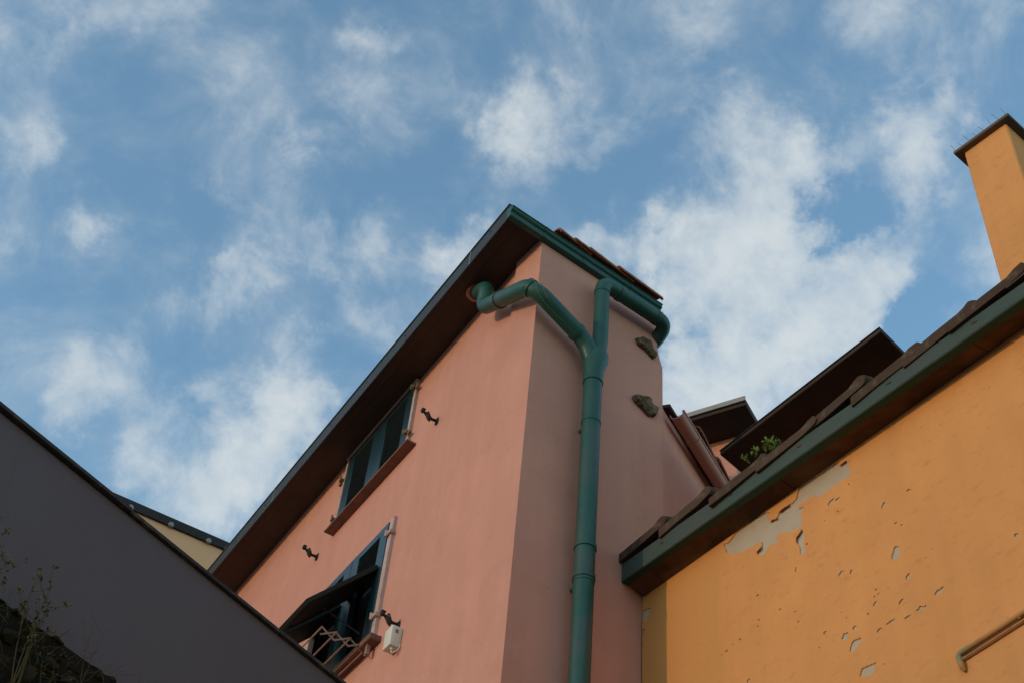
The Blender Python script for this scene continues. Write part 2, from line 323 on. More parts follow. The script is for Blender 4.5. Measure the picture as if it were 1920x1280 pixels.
# ================================================================== pink house
C0 = Vector((3.0, 5.348, 0.0)); A2 = R(5.0)
e2 = Vector((math.cos(A2), math.sin(A2), 0)); n2 = Vector((math.sin(A2), -math.cos(A2), 0))     # along / out of the shaded face
def P2(px, py, off=0.0): return onplane(px, py, C0+n2*off, n2)
def p2(t, z, off=0.0): q = C0+e2*t+n2*off; return Vector((q.x, q.y, z))
ZT = 7.675+EYE                                            # wall top under the eaves
YB = 11.6                                                 # far end of the sunlit wall
house = thing('pink_house', (4.5, 7.5, 0), 'tall salmon pink house with green shutters and a deep brown eave', 'house')
def wall_grid(y0, y1, z0, z1, holes, x, th):
    """wall in the plane X = x facing -X with rectangular openings and their reveals"""
    mb = MB(); ys = sorted({y0, y1, *[h[0] for h in holes], *[h[1] for h in holes]}); zs = sorted({z0, z1, *[h[2] for h in holes], *[h[3] for h in holes]})
    ins = lambda yc, zc: any(h[0] < yc < h[1] and h[2] < zc < h[3] for h in holes)
    for i in range(len(ys)-1):
        for j in range(len(zs)-1):
            if ins((ys[i]+ys[i+1])/2, (zs[j]+zs[j+1])/2): continue
            a, b, c, d = ys[i], ys[i+1], zs[j], zs[j+1]
            mb.quad([(x, b, c), (x, a, c), (x, a, d), (x, b, d)][::-1]); a = max(a, y0+.08); mb.quad([(x+th, a, c), (x+th, b, c), (x+th, b, d), (x+th, a, d)][::-1])
    for (a, b, c, d) in holes:
        mb.quad([(x, a, c), (x+th, a, c), (x+th, a, d), (x, a, d)]); mb.quad([(x, b, c), (x, b, d), (x+th, b, d), (x+th, b, c)])
        mb.quad([(x, a, d), (x+th, a, d), (x+th, b, d), (x, b, d)]); mb.quad([(x, a, c), (x, b, c), (x+th, b, c), (x+th, a, c)])
    bmesh.ops.remove_doubles(mb.bm, verts=mb.bm.verts, dist=1e-5); bmesh.ops.recalc_face_normals(mb.bm, faces=mb.bm.faces)
    return mb
W1 = (7.10, 8.215, 6.90+EYE, 7.655+EYE)                    # y0 y1 z0 z1 of the openings
W2 = (7.10, 8.215, 5.20+EYE, 6.235+EYE)
part('wall', wall_grid(C0.y+.001, YB, 0, ZT, [W1, W2], 3.0, .28), M['pink'], house)
# shaded end wall, its upper edge worn back a little on the right
out = [p2(.001, 0), p2(1.130, 0), P2(1242.5, 770), P2(1242, 690), P2(1237, 674), P2(1233, 655), P2(1229.5, 618), P2(1229, 570)]
out[-1].z = ZT; out.append(p2(.001, ZT))
b = MB(); b.prism(out, Vector((-n2)*.30)); part('wall', b, M['pink'], house)
# back of the tower and closing walls
b = MB(); b.prism([p2(1.06, 0, -.3), p2(1.06, ZT, -.3), Vector((4.06, YB, ZT)), Vector((4.06, YB, 0))], (-.25, 0, 0)); part('wall', b, M['pink'], house)
b = MB(); b.box((3.54, YB-.13, ZT/2), X_, Y_, Z_, .262, .13, ZT/2); part('wall', b, M['pink'], house)
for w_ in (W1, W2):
    b = MB(); b.box((3.06, (w_[0]+w_[1])/2, (w_[2]+w_[3])/2), X_, Y_, Z_, .012, (w_[1]-w_[0])/2-.002, (w_[3]-w_[2])/2-.002); part('dark_backing', b, M['dark'], house)  # black board added behind the shutters for the darkness of the room
b = MB(); b.box((3.55, 7.6, 5.0+EYE), X_, Y_, Z_, .26, 2.0, .03); b.box((3.32, 7.6, 6.5+EYE), X_, Y_, Z_, .03, 1.2, 1.4); part('interior', b, M['dark'], house)  # floor and panel in the same black, for the room's darkness

# roof: soffit, grey metal fascia over the sunlit eave, green gutter over the end wall, tiles
XF = 2.69; YE = 5.348-.045
tipz0, tipz1 = 7.63+EYE, 7.772+EYE
b = MB(); b.box(((XF+.02+2.999)/2, (YE+.03+YB+.1)/2, ZT+.012), X_, Y_, Z_, (2.999-XF-.02)/2, (YB+.1-YE-.03)/2, .012); soff = part('soffit', b, M['soffit'], house)
b = MB(); b.box((XF+.062, (YE+.03+YB+.1)/2, ZT-.006), X_, Y_, Z_, .040, (YB+.1-YE-.03)/2, .0055, .002); part('soffit_batten', b, M['soffit'], house)
b = MB(); b.box((XF+.008, (YE+YB+.1)/2, (tipz0+tipz1)/2), X_, Y_, Z_, .008, (YB+.1-YE)/2, (tipz1-tipz0)/2, .003)
b.box((XF+.012, (YE+YB+.1)/2, tipz1+.004), X_, Y_, Z_, .020, (YB+.1-YE)/2, .006, .002)
fas = part('fascia', b, M['slate'], house)
sm = MB(); sm.tube([(0, 0, 0), (-.004, 0, 0)], .006, 8); sme = sm.mesh('screw', M['iron'])
for i, y in enumerate(np.arange(5.55, YB, .62)):
    link('screw', sme, fas, mw=Matrix.Translation((XF-.0005, y, tipz1-.055+.012*math.sin(i*5))))
for y in (5.83, 9.1): 
    b = MB(); b.box((XF-.001, y, (tipz0+tipz1)/2), X_, Y_, Z_, .0025, .004, (tipz1-tipz0)/2+.002); part('seam', b, M['bolt'], fas)
# green moulded gutter along the end wall
TE = (P2(1240, 572, .05)-C0).dot(e2)
prof = [(0, .000), (.030, .000), (.044, .006), (.048, .020), (.042, .030), (.044, .085), (.055, .095), (.062, .110), (.056, .122), (.060, .140), (.068, .150), (.064, .165), (.050, .172), (.0, .172)]
zb = ZT-.052; prof = [(o, h*.60) for o, h in prof]
b = MB(); t0 = -.318
b.prism([p2(t0, zb+h, o) for o, h in prof], e2*(TE-t0)); gut = part('gutter', b, M['greentrim'], house)
for t in (-.02, .34, .78):
    b = MB(); b.prism([p2(t, zb+h-.002, o+.004) for o, h in prof], e2*.012); part('gutter_joint', b, M['greentrim'], gut)
b = MB(); b.prism([p2(t0+.02, ZT+.026, 0), p2(TE-.06, ZT+.026, 0), p2(TE-.06, ZT+.045, 0), p2(t0+.02, ZT+.045, 0)], Vector((0, YB-5.3, 0))); roof = part('roof', b, M['roofdeck'], house)
def coppo_mesh(name, m, L=.42, r0=.095, r1=.078, th=.016, n=8, seed=0):
    rnd = random.Random(seed); mb = MB(); bm = mb.bm; rows = []
    for i in range(3):
        s = i/2; r = r0+(r1-r0)*s; row = []
        for rr in (r, r-th):
            row.append([bm.verts.new((math.cos(math.pi*k/n)*rr, s*L+rnd.uniform(-.004, .004), math.sin(math.pi*k/n)*rr*.85+rnd.uniform(-.002, .002))) for k in range(n+1)])
        rows.append(row)
    for i in range(2):
        for k in range(n):
            bm.faces.new((rows[i][0][k], rows[i][0][k+1], rows[i+1][0][k+1], rows[i+1][0][k])); bm.faces.new((rows[i][1][k+1], rows[i][1][k], rows[i+1][1][k], rows[i+1][1][k+1]))
        for k in (0, n): bm.faces.new((rows[i][0][k], rows[i][1][k], rows[i+1][1][k], rows[i+1][0][k]))
    for i in (0, 2):
        for k in range(n): bm.faces.new((rows[i][0][k], rows[i][1][k], rows[i][1][k+1], rows[i][0][k+1]))
    bmesh.ops.recalc_face_normals(bm, faces=bm.faces)
    return mb.mesh(name, m, True, 40)
cops = [coppo_mesh('roof_tile', M['terra'], seed=i) for i in range(3)]
def orient(yaxis, zaxis, loc):
    y = Vector(yaxis).normalized(); z = Vector(zaxis); z = (z-y*z.dot(y)).normalized(); x = y.cross(z)
    return Matrix(((x.x, y.x, z.x, loc[0]), (x.y, y.y, z.y, loc[1]), (x.z, y.z, z.z, loc[2]), (0, 0, 0, 1)))
rnd = random.Random(4)
# lower ends show above the gutter; the courses step up away from the sunlit eave
for row in range(6):
    for k, (t, ln) in enumerate(((.10, .30), (.25, .30), (.385, .42), (.655, .42))):
        c = p2(t+rnd.uniform(-.01, .01)*(row > 0), ZT+.088+.006*k+rnd.uniform(-.004, .004), -.012-.19*row)
        mw = orient(e2+Z_*(-.030+rnd.uniform(-.012, .012))+n2*rnd.uniform(-.03, .03), Z_, c)
        link('roof_tile', cops[(row+k) % 3], roof, mw=mw @ Matrix.Diagonal((1, ln/.42, 1.15, 1)))

# two slate stones left standing out of the end wall
def slab_stone(pts, depth, thick, seed):
    """broken flat stone bedded in the wall: outline on the wall, standing out by depth"""
    rn = random.Random(seed); mb = MB(); bm = mb.bm
    fine = []
    for i_ in range(len(pts)):
        a_, c_ = pts[i_], pts[(i_+1) % len(pts)]
        for q_ in (0, .35, .7): fine.append(a_.lerp(c_, q_)+Vector((rn.uniform(-1, 1), 0, rn.uniform(-1, 1)))*.005)
    n = len(fine); cc = sum(fine, Vector())/n; rings = []
    tilt = rn.uniform(-.2, .2)
    for (o_, s1) in ((-.10, 1.0), (.0, 1.02), (depth*.35, 1.04), (depth*.75, 1.0), (depth*.95, .93), (depth, .72), (depth*.97, .40)):
        rg = []
        for p in fine:
            q_ = cc+(p-cc)*s1; nz_ = noise.noise(q_*22+Vector((seed*7, 0, o_*30)))
            rg.append(bm.verts.new(q_+n2*(o_+(nz_*.016+noise.noise(q_*60)*.007+(q_-cc).z*tilt if o_ > .01 else 0))+Vector((rn.uniform(-1, 1), rn.uniform(-1, 1), rn.uniform(-1, 1)))*(.003 if o_ > 0 else 0)))
        rings.append(rg)
    for i_ in range(len(rings)-1):
        for k in range(n): bm.faces.new((rings[i_][k], rings[i_][(k+1) % n], rings[i_+1][(k+1) % n], rings[i_+1][k]))
    bm.faces.new(rings[-1]); bmesh.ops.recalc_face_normals(bm, faces=bm.faces)
    return mb
pA = [P2(*q, .045)-n2*.045 for q in ((1199, 631), (1208, 628), (1219, 634), (1229, 645), (1236, 664), (1232, 667), (1222, 657), (1212, 647), (1203, 641))]
pB = [P2(*q, .045)-n2*.045 for q in ((1192, 738), (1201, 735), (1216, 740), (1226, 750), (1239, 764), (1232, 775), (1221, 773), (1207, 757), (1197, 747))]
st = slab_stone(pA, .034, .05, 1); part('stone', st, M['slab'], house, label='upper grey slate stone jutting from the shaded wall')
st = slab_stone(pB, .040, .05, 2); part('stone', st, M['slab'], house, label='lower brown slate stone jutting from the shaded wall')

# ---- windows
def leaf(y0, y1, z0, z1, x, flap=None, name='shutter'):
    """louvred shutter leaf in the plane X = x facing -X; frame is the part, every slat a sub-part"""
    sw_ = .115; fr = .062; t = .019; mb = MB(); yc, zc, hy, hz = (y0+y1)/2, (z0+z1)/2, (y1-y0)/2, (z1-z0)/2
    mb.box((x, y0+sw_/2, zc), X_, Y_, Z_, t, sw_/2, hz, .003); mb.box((x, y1-sw_/2, zc), X_, Y_, Z_, t, sw_/2, hz, .003)
    for zz in (z0+fr*.6, z1-fr/2): mb.box((x+.001, yc, zz), X_, Y_, Z_, t, hy-sw_+.004, fr/2 if zz > zc else fr*.6, .003)
    lf = part(name, mb, M['shutter'], house)
    sb = MB(); sb.box((0, 0, 0), (math.cos(R(38)), 0, math.sin(R(38))), Y_, (-math.sin(R(38)), 0, math.cos(R(38))), .020, hy-sw_+.006, .0022)
    sme_ = sb.mesh('slat', M['slat']); zz = z0+fr*1.2+.02
    top = z1-fr-.012
    while zz < top:
        if not (flap and flap[0] < zz < flap[1]): link('slat', sme_, lf, mw=Matrix.Translation((x+.003, yc, zz)))
        zz += .034
    return lf
def hinge(y, z, sgn, x=2.935):
    b = MB(); b.box((x+.025, y, z), X_, Y_, Z_, .016, .024, .010, .003); b.tube([(x+.006, y+sgn*.018, z-.024), (x+.006, y+sgn*.018, z+.024)], .009, 8); b.box((x+.035, y-sgn*.03, z-.018), X_, Y_, Z_, .012, .018, .010, .003)
    part('hinge', b, M['brass'], house)
# upper window
XS = 2.985
b = MB(); b.box((2.988, W1[0]-.016, (W1[2]+W1[3])/2), X_, Y_, Z_, .016, .017, (W1[3]-W1[2])/2, .003); part('window_jamb', b, M['jamb'], house)
b = MB(); b.box((2.988, W1[1]+.010, (W1[2]+W1[3])/2), X_, Y_, Z_, .016, .010, (W1[3]-W1[2])/2, .003); part('window_jamb', b, M['jamb'], house)
b = MB(); b.box((2.972, (W1[0]+W1[1])/2, W1[3]-.005), X_, Y_, Z_, .008, (W1[1]-W1[0])/2+.03, .004, .001); part('window_head_strip', b, M['jamb'], house)
b = MB(); b.box((2.966, 7.615, W1[2]-.016), X_, Y_, Z_, .047, .665, .009, .002); part('window_sill', b, M['sill'], house)
ym = (W1[0]+W1[1])/2
leaf(W1[0]+.006, ym-.003, W1[2]+.022, W1[3]-.016, XS+.012); leaf(ym+.003, W1[1]-.006, W1[2]+.022, W1[3]-.016, XS+.012)
for y, z, s in ((W1[0]-.03, W1[3]-.10, 1), (W1[0]-.03, W1[2]+.17, 1), (W1[1]+.03, W1[3]-.24, -1), (W1[1]+.03, W1[2]+.10, -1)): hinge(y, z, s)
# lower window with its flaps pushed out
b = MB(); b.box((2.988, W2[0]-.024, (W2[2]+W2[3])/2+.012), X_, Y_, Z_, .017, .026, (W2[3]-W2[2])/2+.012, .004); part('window_jamb', b, M['jamb'], house)
b = MB(); b.box((2.988, W2[1]+.024, (W2[2]+W2[3])/2+.012), X_, Y_, Z_, .017, .026, (W2[3]-W2[2])/2+.012, .004); part('window_jamb', b, M['jamb'], house)
b = MB(); b.box((2.966, 7.615, W2[2]-.022), X_, Y_, Z_, .048, .645, .022, .004); part('window_sill', b, M['sill'], house)
ym = (W2[0]+W2[1])/2
HZ = 5.86+EYE; FX, FZ = 2.525, 5.369+EYE
fl = math.hypot(2.98-FX, HZ-FZ)
for (a, c) in ((W2[0]+.006, ym-.003), (ym+.003, W2[1]-.006)):
    leaf(a, c, W2[2]+.006, W2[3]-.004, 2.985, flap=(HZ-fl+.0, HZ+.02))
    d = Vector((FX-2.965, 0, FZ-HZ)).normalized(); nn = Vector((d.z, 0, -d.x))
    if nn.z < 0: nn = -nn
    o = Vector((2.962, (a+c)/2, HZ)); hy = (c-a)/2-.045
    f = MB(); L = fl
    for s in (-1, 1): f.box(o+d*L/2+Y_*s*(hy-.022), d, Y_, nn, L/2, .024, .016, .003)
    f.box(o+d*.025, d, Y_, nn, .025, hy-.045, .0155, .003); f.box(o+d*(L-.03), d, Y_, nn, .03, hy-.045, .0155, .003)
    fo = part('shutter_flap', f, M['flap'], house)
    dd = (d*math.cos(R(28))+nn*math.sin(R(28))); n3 = Vector((dd.z, 0, -dd.x))
    sb = MB(); sb.box((0, 0, 0), dd, Y_, n3, .022, hy-.044, .0035); sme_ = sb.mesh('slat', M['flap']); q = .065
    while q < L-.07:
        link('slat', sme_, fo, mw=Matrix.Translation(o+d*q)); q += .034
    b = MB(); b.tube([o+d*(L*.62)-nn*.02, Vector((2.965, (a+c)/2-.12, W2[2]+.16))], .005, 8); part('prop_rod', b, M['iron'], house)
for y, z, s in ((W2[0]-.03, W2[3]-.13, 1), (W2[0]-.03, W2[2]+.20, 1)):
    b = MB(); b.box((2.968, y-.002, z), X_, Y_, Z_, .016, .034, .015, .003); b.tube([(2.950, y+.02, z-.026), (2.950, y+.02, z+.026)], .010, 8); part('hinge', b, M['jamb'], house)

# iron shutter stops with a small cast bust on the arm
def shutter_stop(px, py, label):
    a = onX(px, py, 3.0); t = thing('shutter_stop', a, label, 'shutter stop', 'iron shutter stops on the pink wall')
    b = MB(); b.box(a+Vector((-.006, 0, 0)), X_, Y_, Z_, .006, .020, .026, .004); b.tube([a+Vector((0, 0, .004)), a+Vector((-.045, 0, .0)), a+Vector((-.075, 0, .010))], [.013, .011, .012], 10); part('arm', b, M['iron'], t, True, 40)
    b = MB(); b.tube([a+Vector((-.062, 0, -.030)), a+Vector((-.070, 0, -.012)), a+Vector((-.078, 0, .012)), a+Vector((-.098, 0, .026)), a+Vector((-.112, 0, .030))], [.006, .015, .019, .014, .009], 10)
    b.ball(a+Vector((-.126, 0, .036)), .018, .015, .020, 2); b.box(a+Vector((-.122, 0, .054)), X_, Y_, Z_, .016, .013, .005, .003); part('bust', b, M['iron'], t, True, 50)
    b = MB(); b.tube(bend([a+Vector((-.050, .008, .012)), a+Vector((-.072, .010, .062)), a+Vector((-.086, .004, .058)), a+Vector((-.076, 0, .014))], .012, 4), .0042, 8); part('catch_loop', b, M['iron'], t, True)
shutter_stop(820, 790, 'small black iron shutter stop right of the upper shuttered window')
shutter_stop(595, 1044, 'small black iron shutter stop on bare wall left of the lower window')
shutter_stop(748, 1172, 'small black iron shutter stop above the white electrical box')

# white electrical box
bx = onX(731, 1192, 2.93); t = thing('electrical_box', (3.0, bx.y, bx.z-.07), 'small white electrical box on the pink wall beside the lower window', 'electrical box')
cy, cz = bx.y+.022, bx.z+.002
b = MB(); b.box((2.962, cy, cz), X_, Y_, Z_, .037, .050, .074, .006, 2); part('case', b, M['box'], t, True, 40)
b = MB(); b.box((2.960, cy-.0505, cz+.034), X_, Y_, Z_, .011, .0012, .014); part('label_plate', b, M['boxdark'], t)
b = MB(); b.tube([(2.957, cy-.018, cz-.072), (2.957, cy-.018, cz-.088)], [.012, .010], 12); part('cable_gland', b, M['box'], t, True, 40)
b = MB(); b.tube(bend([(2.957, cy-.018, cz-.086), (2.957, cy-.020, cz-.112), (2.972, cy-.044, cz-.110), (2.992, cy-.053, cz-.084), (2.996, cy-.051, cz-.05)], .018, 5), .0048, 8); part('cable', b, M['rope'], t, True)

# folding drying rack at the lower sill
t = thing('drying_rack', (2.96, 7.6, W2[2]), 'folding zigzag drying rack standing out from the lower window sill', 'drying rack')
zr = 5.175+EYE
def scissor(y):
    b = MB(); nx = 3; x0, x1 = 2.955, 2.645; s = (x1-x0)/nx; h = .030
    for k in range(nx):
        for (za, zb_) in ((-h, h), (h, -h)):
            pa = Vector((x0+s*k, y+(.004 if za < 0 else -.004), zr+za)); pb = Vector((x0+s*(k+1), y+(.004 if za < 0 else -.004), zr+zb_))
            dd = (pb-pa).normalized(); b.box((pa+pb)/2, dd, Y_, dd.cross(Y_), (pb-pa).length/2+.004, .0025, .0055)
    return b
for y in (7.13, 8.16): part('scissor_arm', scissor(y), M['rack'], t)
rm = MB(); rm.tube([(0, -.515, 0), (0, .515, 0)], .0060, 8); rme = rm.mesh('rod', M['rack'], True, 40)
for k in range(4): link('rod', rme, t, mw=Matrix.Translation((2.955-(.31/3)*k-.0, 7.645, zr+(.030 if k else -.030))))
b = MB(); b.box((2.955, 7.06, W2[2]-.075), X_, Y_, Z_, .012, .018, .045, .003); b.tube([(2.945, 7.05, W2[2]-.12), (2.945, 7.05, W2[2]-.02)], .008, 8); part('bracket', b, M['rack'], t)

# ---- wing of the pink house beyond the kink in the wall
C1 = C0+e2*1.1275; AW = R(29.4); ew = Vector((math.cos(AW), math.sin(AW), 0)); nw = Vector((math.sin(AW), -math.cos(AW), 0))
def pw(t, z, off=0.0): q = C1+ew*t+nw*off; return Vector((q.x, q.y, z))
ZW = 6.735+EYE
b = MB(); b.prism([pw(.002, 0), pw(3.2, 0), pw(3.2, ZW), pw(.002, ZW)], -nw*.28); part('wing_wall', b, M['pink'], house)
b = MB(); b.prism([pw(.01, ZW+.002, .05), pw(3.2, ZW+.002, .05), pw(3.2, ZW+.03, .05), pw(.01, ZW+.03, .05)], -nw*2.2+Z_*.45); wr = part('wing_roof', b, M['panelbrown'], house)
gz = 6.66+EYE
b = MB(); prof = [(math.cos(a)*.052, math.sin(a)*.052) for a in np.linspace(math.pi*1.02, math.pi*2.02, 12)]
prof2 = prof+[(c*.9, s*.9+.002) for c, s in prof[::-1]]
b.prism([pw(.04, gz+.03+s, .085+c) for c, s in prof2], ew*3.1); 
b.tube([pw(.04, gz+.034, .085+.050), pw(3.18, gz+.034, .085+.050)], .010, 8)
part('wing_gutter', b, M['redgutter'], house, True, 40)
for t_ in (.32, .95, 1.55):
    b = MB(); b.prism([pw(t_, gz+.028+s*1.06, .085+c*1.06) for c, s in prof2], ew*.02); part('gutter_bracket', b, M['redgutter'], house)
for k in range(8):
    t_ = .33+.335*k+rnd.uniform(-.02, .02)
    for row in range(2):
        c = pw(t_, gz+.085+.05*row+.0*k, .065-.30*row)
        link('roof_tile', cops[(k+row) % 3], wr, mw=orient(ew*1.0+Z_*(-.10+rnd.uniform(-.02, .02)), Z_+nw*.2, c))

# ---- second pink house: gable end with eave, set behind the wing
h2 = thing('pink_house', (6.2, 6.4, 0), 'smaller pink house behind, its brown eave showing over the tiled roof', 'house')
ZE = 8.04+EYE; t1 = 1.45; EC = onplane(1398, 755, pw(t1, 0), ew); u0 = (EC-C1).dot(nw)
ti = onZ(1350, 827, ZE); tw = (ti-C1).dot(ew)
b = MB(); b.prism([pw(tw, 0, -.9), pw(tw, 0, u0-.22), pw(tw, ZE+.004, u0-.22), pw(tw, ZE+.004, -.9)], ew*2.4); part('wall', b, M['pink2'], h2)
b = MB(); b.prism([pw(t1, ZE+.006, u0), pw(t1, ZE+.006, -1.3), pw(t1, ZE+.075, -1.3), pw(t1, ZE+.075, u0)], ew*(tw-t1+2.7), .004); part('eave_board', b, M['panelbrown'], h2)
b = MB(); b.prism([pw(t1-.01, ZE+.040, u0+.006), pw(t1-.01, ZE+.040, -1.3), pw(t1-.01, ZE+.088, -1.3), pw(t1-.01, ZE+.088, u0+.006)], -ew*.012); part('edge_flashing', b, M['bolt'], h2)
for k in range(6):
    for j in range(3): link('roof_tile', cops[k % 3], h2, mw=orient(ew+Z_*.12, Z_, pw(t1+.12+.34*j, ZE+.10+.045*j, u0-.12-.2*k)))

# ================================================================== orange house
XO = 3.954
oh = thing('orange_house', (6.0, 3.0, 0), 'ochre orange house with peeling paint under a low tiled verge', 'house')
def OY(px, py): p = onX(px, py, XO); return p
def ztop(y): return 5.030+EYE+(y-5.356)*.0725               # verge line on the wall
YS, YEo = 5.425, -1.2
b = MB(); b.prism([(XO, YS, 0), (XO, YEo, 0), (XO, YEo, ztop(YEo)+.03), (XO, YS, ztop(YS)+.03)], (.30, 0, 0)); part('wall', b, M['render_bare'], oh)
# the paint skin, a few millimetres thick, broken away where it has peeled
def L8(x, y): return (1340+x/5.817, 850+y/5.817)
def R8(x, y): return (1180+x/2.595, 840+y/2.595)
def Q4(x, y): return (1120+x/3.367, 900+y/3.368)
big = [L8(*q) for q in ((95, 985), (118, 1030), (150, 1085), (270, 1080), (350, 1048), (390, 1030), (450, 995), (520, 962), (526, 1010), (490, 1040), (468, 1072), (485, 1118), (520, 1112), (562, 1082), (585, 1040), (600, 1008), (655, 985), (712, 962), (716, 940), (682, 908), (705, 880), (742, 858), (800, 872), (870, 838), (950, 803), (962, 740), (950, 660), (988, 592), (960, 585), (928, 602), (918, 565), (1000, 520), (1058, 464), (1090, 462), (1122, 482), (1200, 430), (1300, 360), (1400, 290), (1470, 255), (1495, 200), (1470, 130), (1448, 84), (1430, 80), (1395, 98), (1370, 118), (1350, 95), (1100, 250), (930, 370), (905, 440), (905, 480), (860, 545), (815, 558), (780, 580), (740, 615), (710, 642), (695, 690), (650, 715), (620, 735), (592, 712), (588, 680), (602, 640), (560, 640), (300, 820))]
holes = [big,
 [L8(*q) for q in ((962, 826), (935, 850), (905, 905), (903, 970), (935, 1040), (948, 1100), (975, 1095), (1000, 1075), (988, 1000), (985, 900), (975, 845))],
 [R8(*q) for q in ((1305, 475), (1288, 495), (1280, 540), (1300, 546), (1318, 530), (1318, 480))],
 [R8(*q) for q in ((968, 278), (983, 252), (1002, 243), (995, 262), (980, 280))], [R8(*q) for q in ((1002, 262), (1012, 243), (1030, 236), (1018, 258))],
 [R8(*q) for q in ((1228, 292), (1237, 268), (1250, 264), (1247, 288))], [R8(*q) for q in ((1352, 211), (1364, 197), (1381, 199), (1365, 212))],
 [R8(*q) for q in ((1019, 620), (1034, 597), (1052, 590), (1042, 611))], [R8(*q) for q in ((1349, 642), (1357, 616), (1373, 604), (1371, 640))],
 [R8(*q) for q in ((1074, 987), (1083, 957), (1108, 930), (1131, 921), (1128, 950), (1112, 970), (1098, 988))], [R8(*q) for q in ((1036, 927), (1049, 900), (1069, 894), (1064, 935))],
 [R8(*q) for q in ((1124, 1107), (1134, 1075), (1165, 1056), (1206, 1041), (1202, 1080), (1185, 1098), (1162, 1116))],
 [R8(*q) for q in ((1189, 770), (1199, 746), (1214, 739), (1206, 766))], [R8(*q) for q in ((1314, 762), (1325, 738), (1339, 734), (1331, 756))],
 [R8(*q) for q in ((1488, 717), (1503, 691), (1542, 678), (1517, 709))], [R8(*q) for q in ((1394, 794), (1414, 771), (1451, 761), (1426, 791))],
 [R8(*q) for q in ((1252, 860), (1275, 838), (1300, 830), (1280, 852))], [R8(*q) for q in ((1208, 898), (1220, 876), (1236, 873), (1225, 893))], [R8(*q) for q in ((1340, 835), (1358, 815), (1375, 810), (1360, 830))],
 [R8(*q) for q in ((1088, 880), (1100, 862), (1113, 868), (1105, 884))], [R8(*q) for q in ((945, 905), (952, 893), (966, 893), (960, 912))], [R8(*q) for q in ((1877, 432), (1882, 415), (1898, 415), (1895, 431))],
 [R8(*q) for q in ((1022, 662), (1075, 590), (1090, 596), (1080, 612), (1070, 606))] if False else [R8(*q) for q in ((1073, 612), (1079, 594), (1090, 594), (1086, 608))],
 [R8(*q) for q in ((810, 602), (811, 580), (817, 578), (815, 600))], [R8(*q) for q in ((575, 1140), (580, 1124), (594, 1124), (590, 1140))],
 [Q4(*q) for q in ((278, 905), (286, 830), (315, 812), (350, 808), (330, 850), (310, 900))], [Q4(*q) for q in ((280, 990), (288, 950), (305, 940), (298, 985))], [Q4(*q) for q in ((278, 1075), (280, 1030), (290, 1020), (288, 1060))],
]
for (x, y, s) in ((1198, 722, 7), (1062, 823, 5), (1035, 799, 5), (829, 844, 6), (811, 795, 7), (738, 784, 8), (630, 716, 9), (636, 835, 7), (630, 866, 7), (480, 985, 9), (545, 930, 9), (1302, 364, 9), (1331, 373, 6), (1205, 687, 7), (1218, 706, 6), (870, 466, 8), (1072, 176, 6), (955, 352, 5), (1020, 308, 6), (1478, 492, 4), (1448, 532, 4), (508, 953, 5), (340, 950, 3), (1505, 915, 4), (1246, 1050, 5), (930, 970, 5), (1168, 806, 8), (1265, 682, 4), (455, 1005, 5)):
    rn = random.Random(x); s *= .85
    holes.append([R8(x+s*math.cos(a)*(1.0+.5*math.cos(a-2.6))*rn.uniform(.7, 1.1), y+s*math.sin(a)*.62*rn.uniform(.7, 1.1)-s*.45*math.cos(a)) for a in np.linspace(0, 5.4, 7)])
cu = bpy.data.curves.new('paint', 'CURVE'); cu.dimensions = '2D'; cu.fill_mode = 'BOTH'; cu.extrude = .0028
def spl(pts):
    s = cu.splines.new('POLY'); s.points.add(len(pts)-1); s.use_cyclic_u = True
    for p, q in zip(s.points, pts): p.co = (q[0], q[1], 0, 1)
def rough(poly, it, amp, seed):
    rn = random.Random(seed)
    for _ in range(it):
        o_ = []
        for i in range(len(poly)):
            a, c = poly[i], poly[(i+1) % len(poly)]; o_.append(a); l = math.hypot(c[0]-a[0], c[1]-a[1])
            if l > .004: o_.append(((a[0]+c[0])/2+rn.uniform(-1, 1)*l*amp, (a[1]+c[1])/2+rn.uniform(-1, 1)*l*amp))
        poly = o_
    return poly
spl([(-YS, 0), (-YEo, 0), (-YEo, ztop(YEo)+.05), (-YS, ztop(YS)+.05)])
for i, h in enumerate(holes):
    q = []
    for (px, py) in h:
        p = OY(px, py); q.append((-min(p.y, YS-.004), min(p.z, ztop(p.y)+.035)))
    spl(rough(q, 3, .13 if i < 2 else .20, i))
co_ = bpy.data.objects.new('paint_curve', cu); COL.objects.link(co_)
me = bpy.data.meshes.new_from_object(co_); bpy.data.objects.remove(co_)
for v in me.vertices: v.co = Vector((XO-.0032-v.co.z, -v.co.x, v.co.y))
me.flip_normals() if False else None
me.name = 'paint_skin'; me.materials.clear(); me.materials.append(M['orange'])
link('paint_skin', me, oh)
# loose lips of paint curling off the upper edges
rnd = random.Random(9)
def flake(pts, lift):
    b = MB(); q = [OY(*p) for p in pts]
    top = [Vector((XO-.0062, p.y, p.z)) for p in q]
    low = [Vector((XO-.0085-lift*rnd.uniform(.6, 1.1), p.y-rnd.uniform(.002, .006), p.z-rnd.uniform(.012, .022))) for p in q]
    for i in range(len(q)-1): b.quad([top[i], top[i+1], low[i+1], low[i]])
    bmesh.ops.remove_doubles(b.bm, verts=b.bm.verts, dist=1e-6); bmesh.ops.solidify(b.bm, geom=b.bm.faces[:], thickness=.0025)
    part('paint_flake', b, M['orange'], oh)
flake([L8(*q) for q in ((715, 636), (745, 608), (785, 574), (825, 556))], .010)
flake([L8(*q) for q in ((612, 730), (650, 712), (688, 700))], .008)
flake([L8(*q) for q in ((1372, 120), (1400, 96), (1440, 80))], .008)
flake([L8(*q) for q in ((468, 1068), (492, 1040), (522, 1015))], .008)
flake([L8(*q) for q in ((905, 960), (906, 905), (935, 852), (960, 828))], .007)
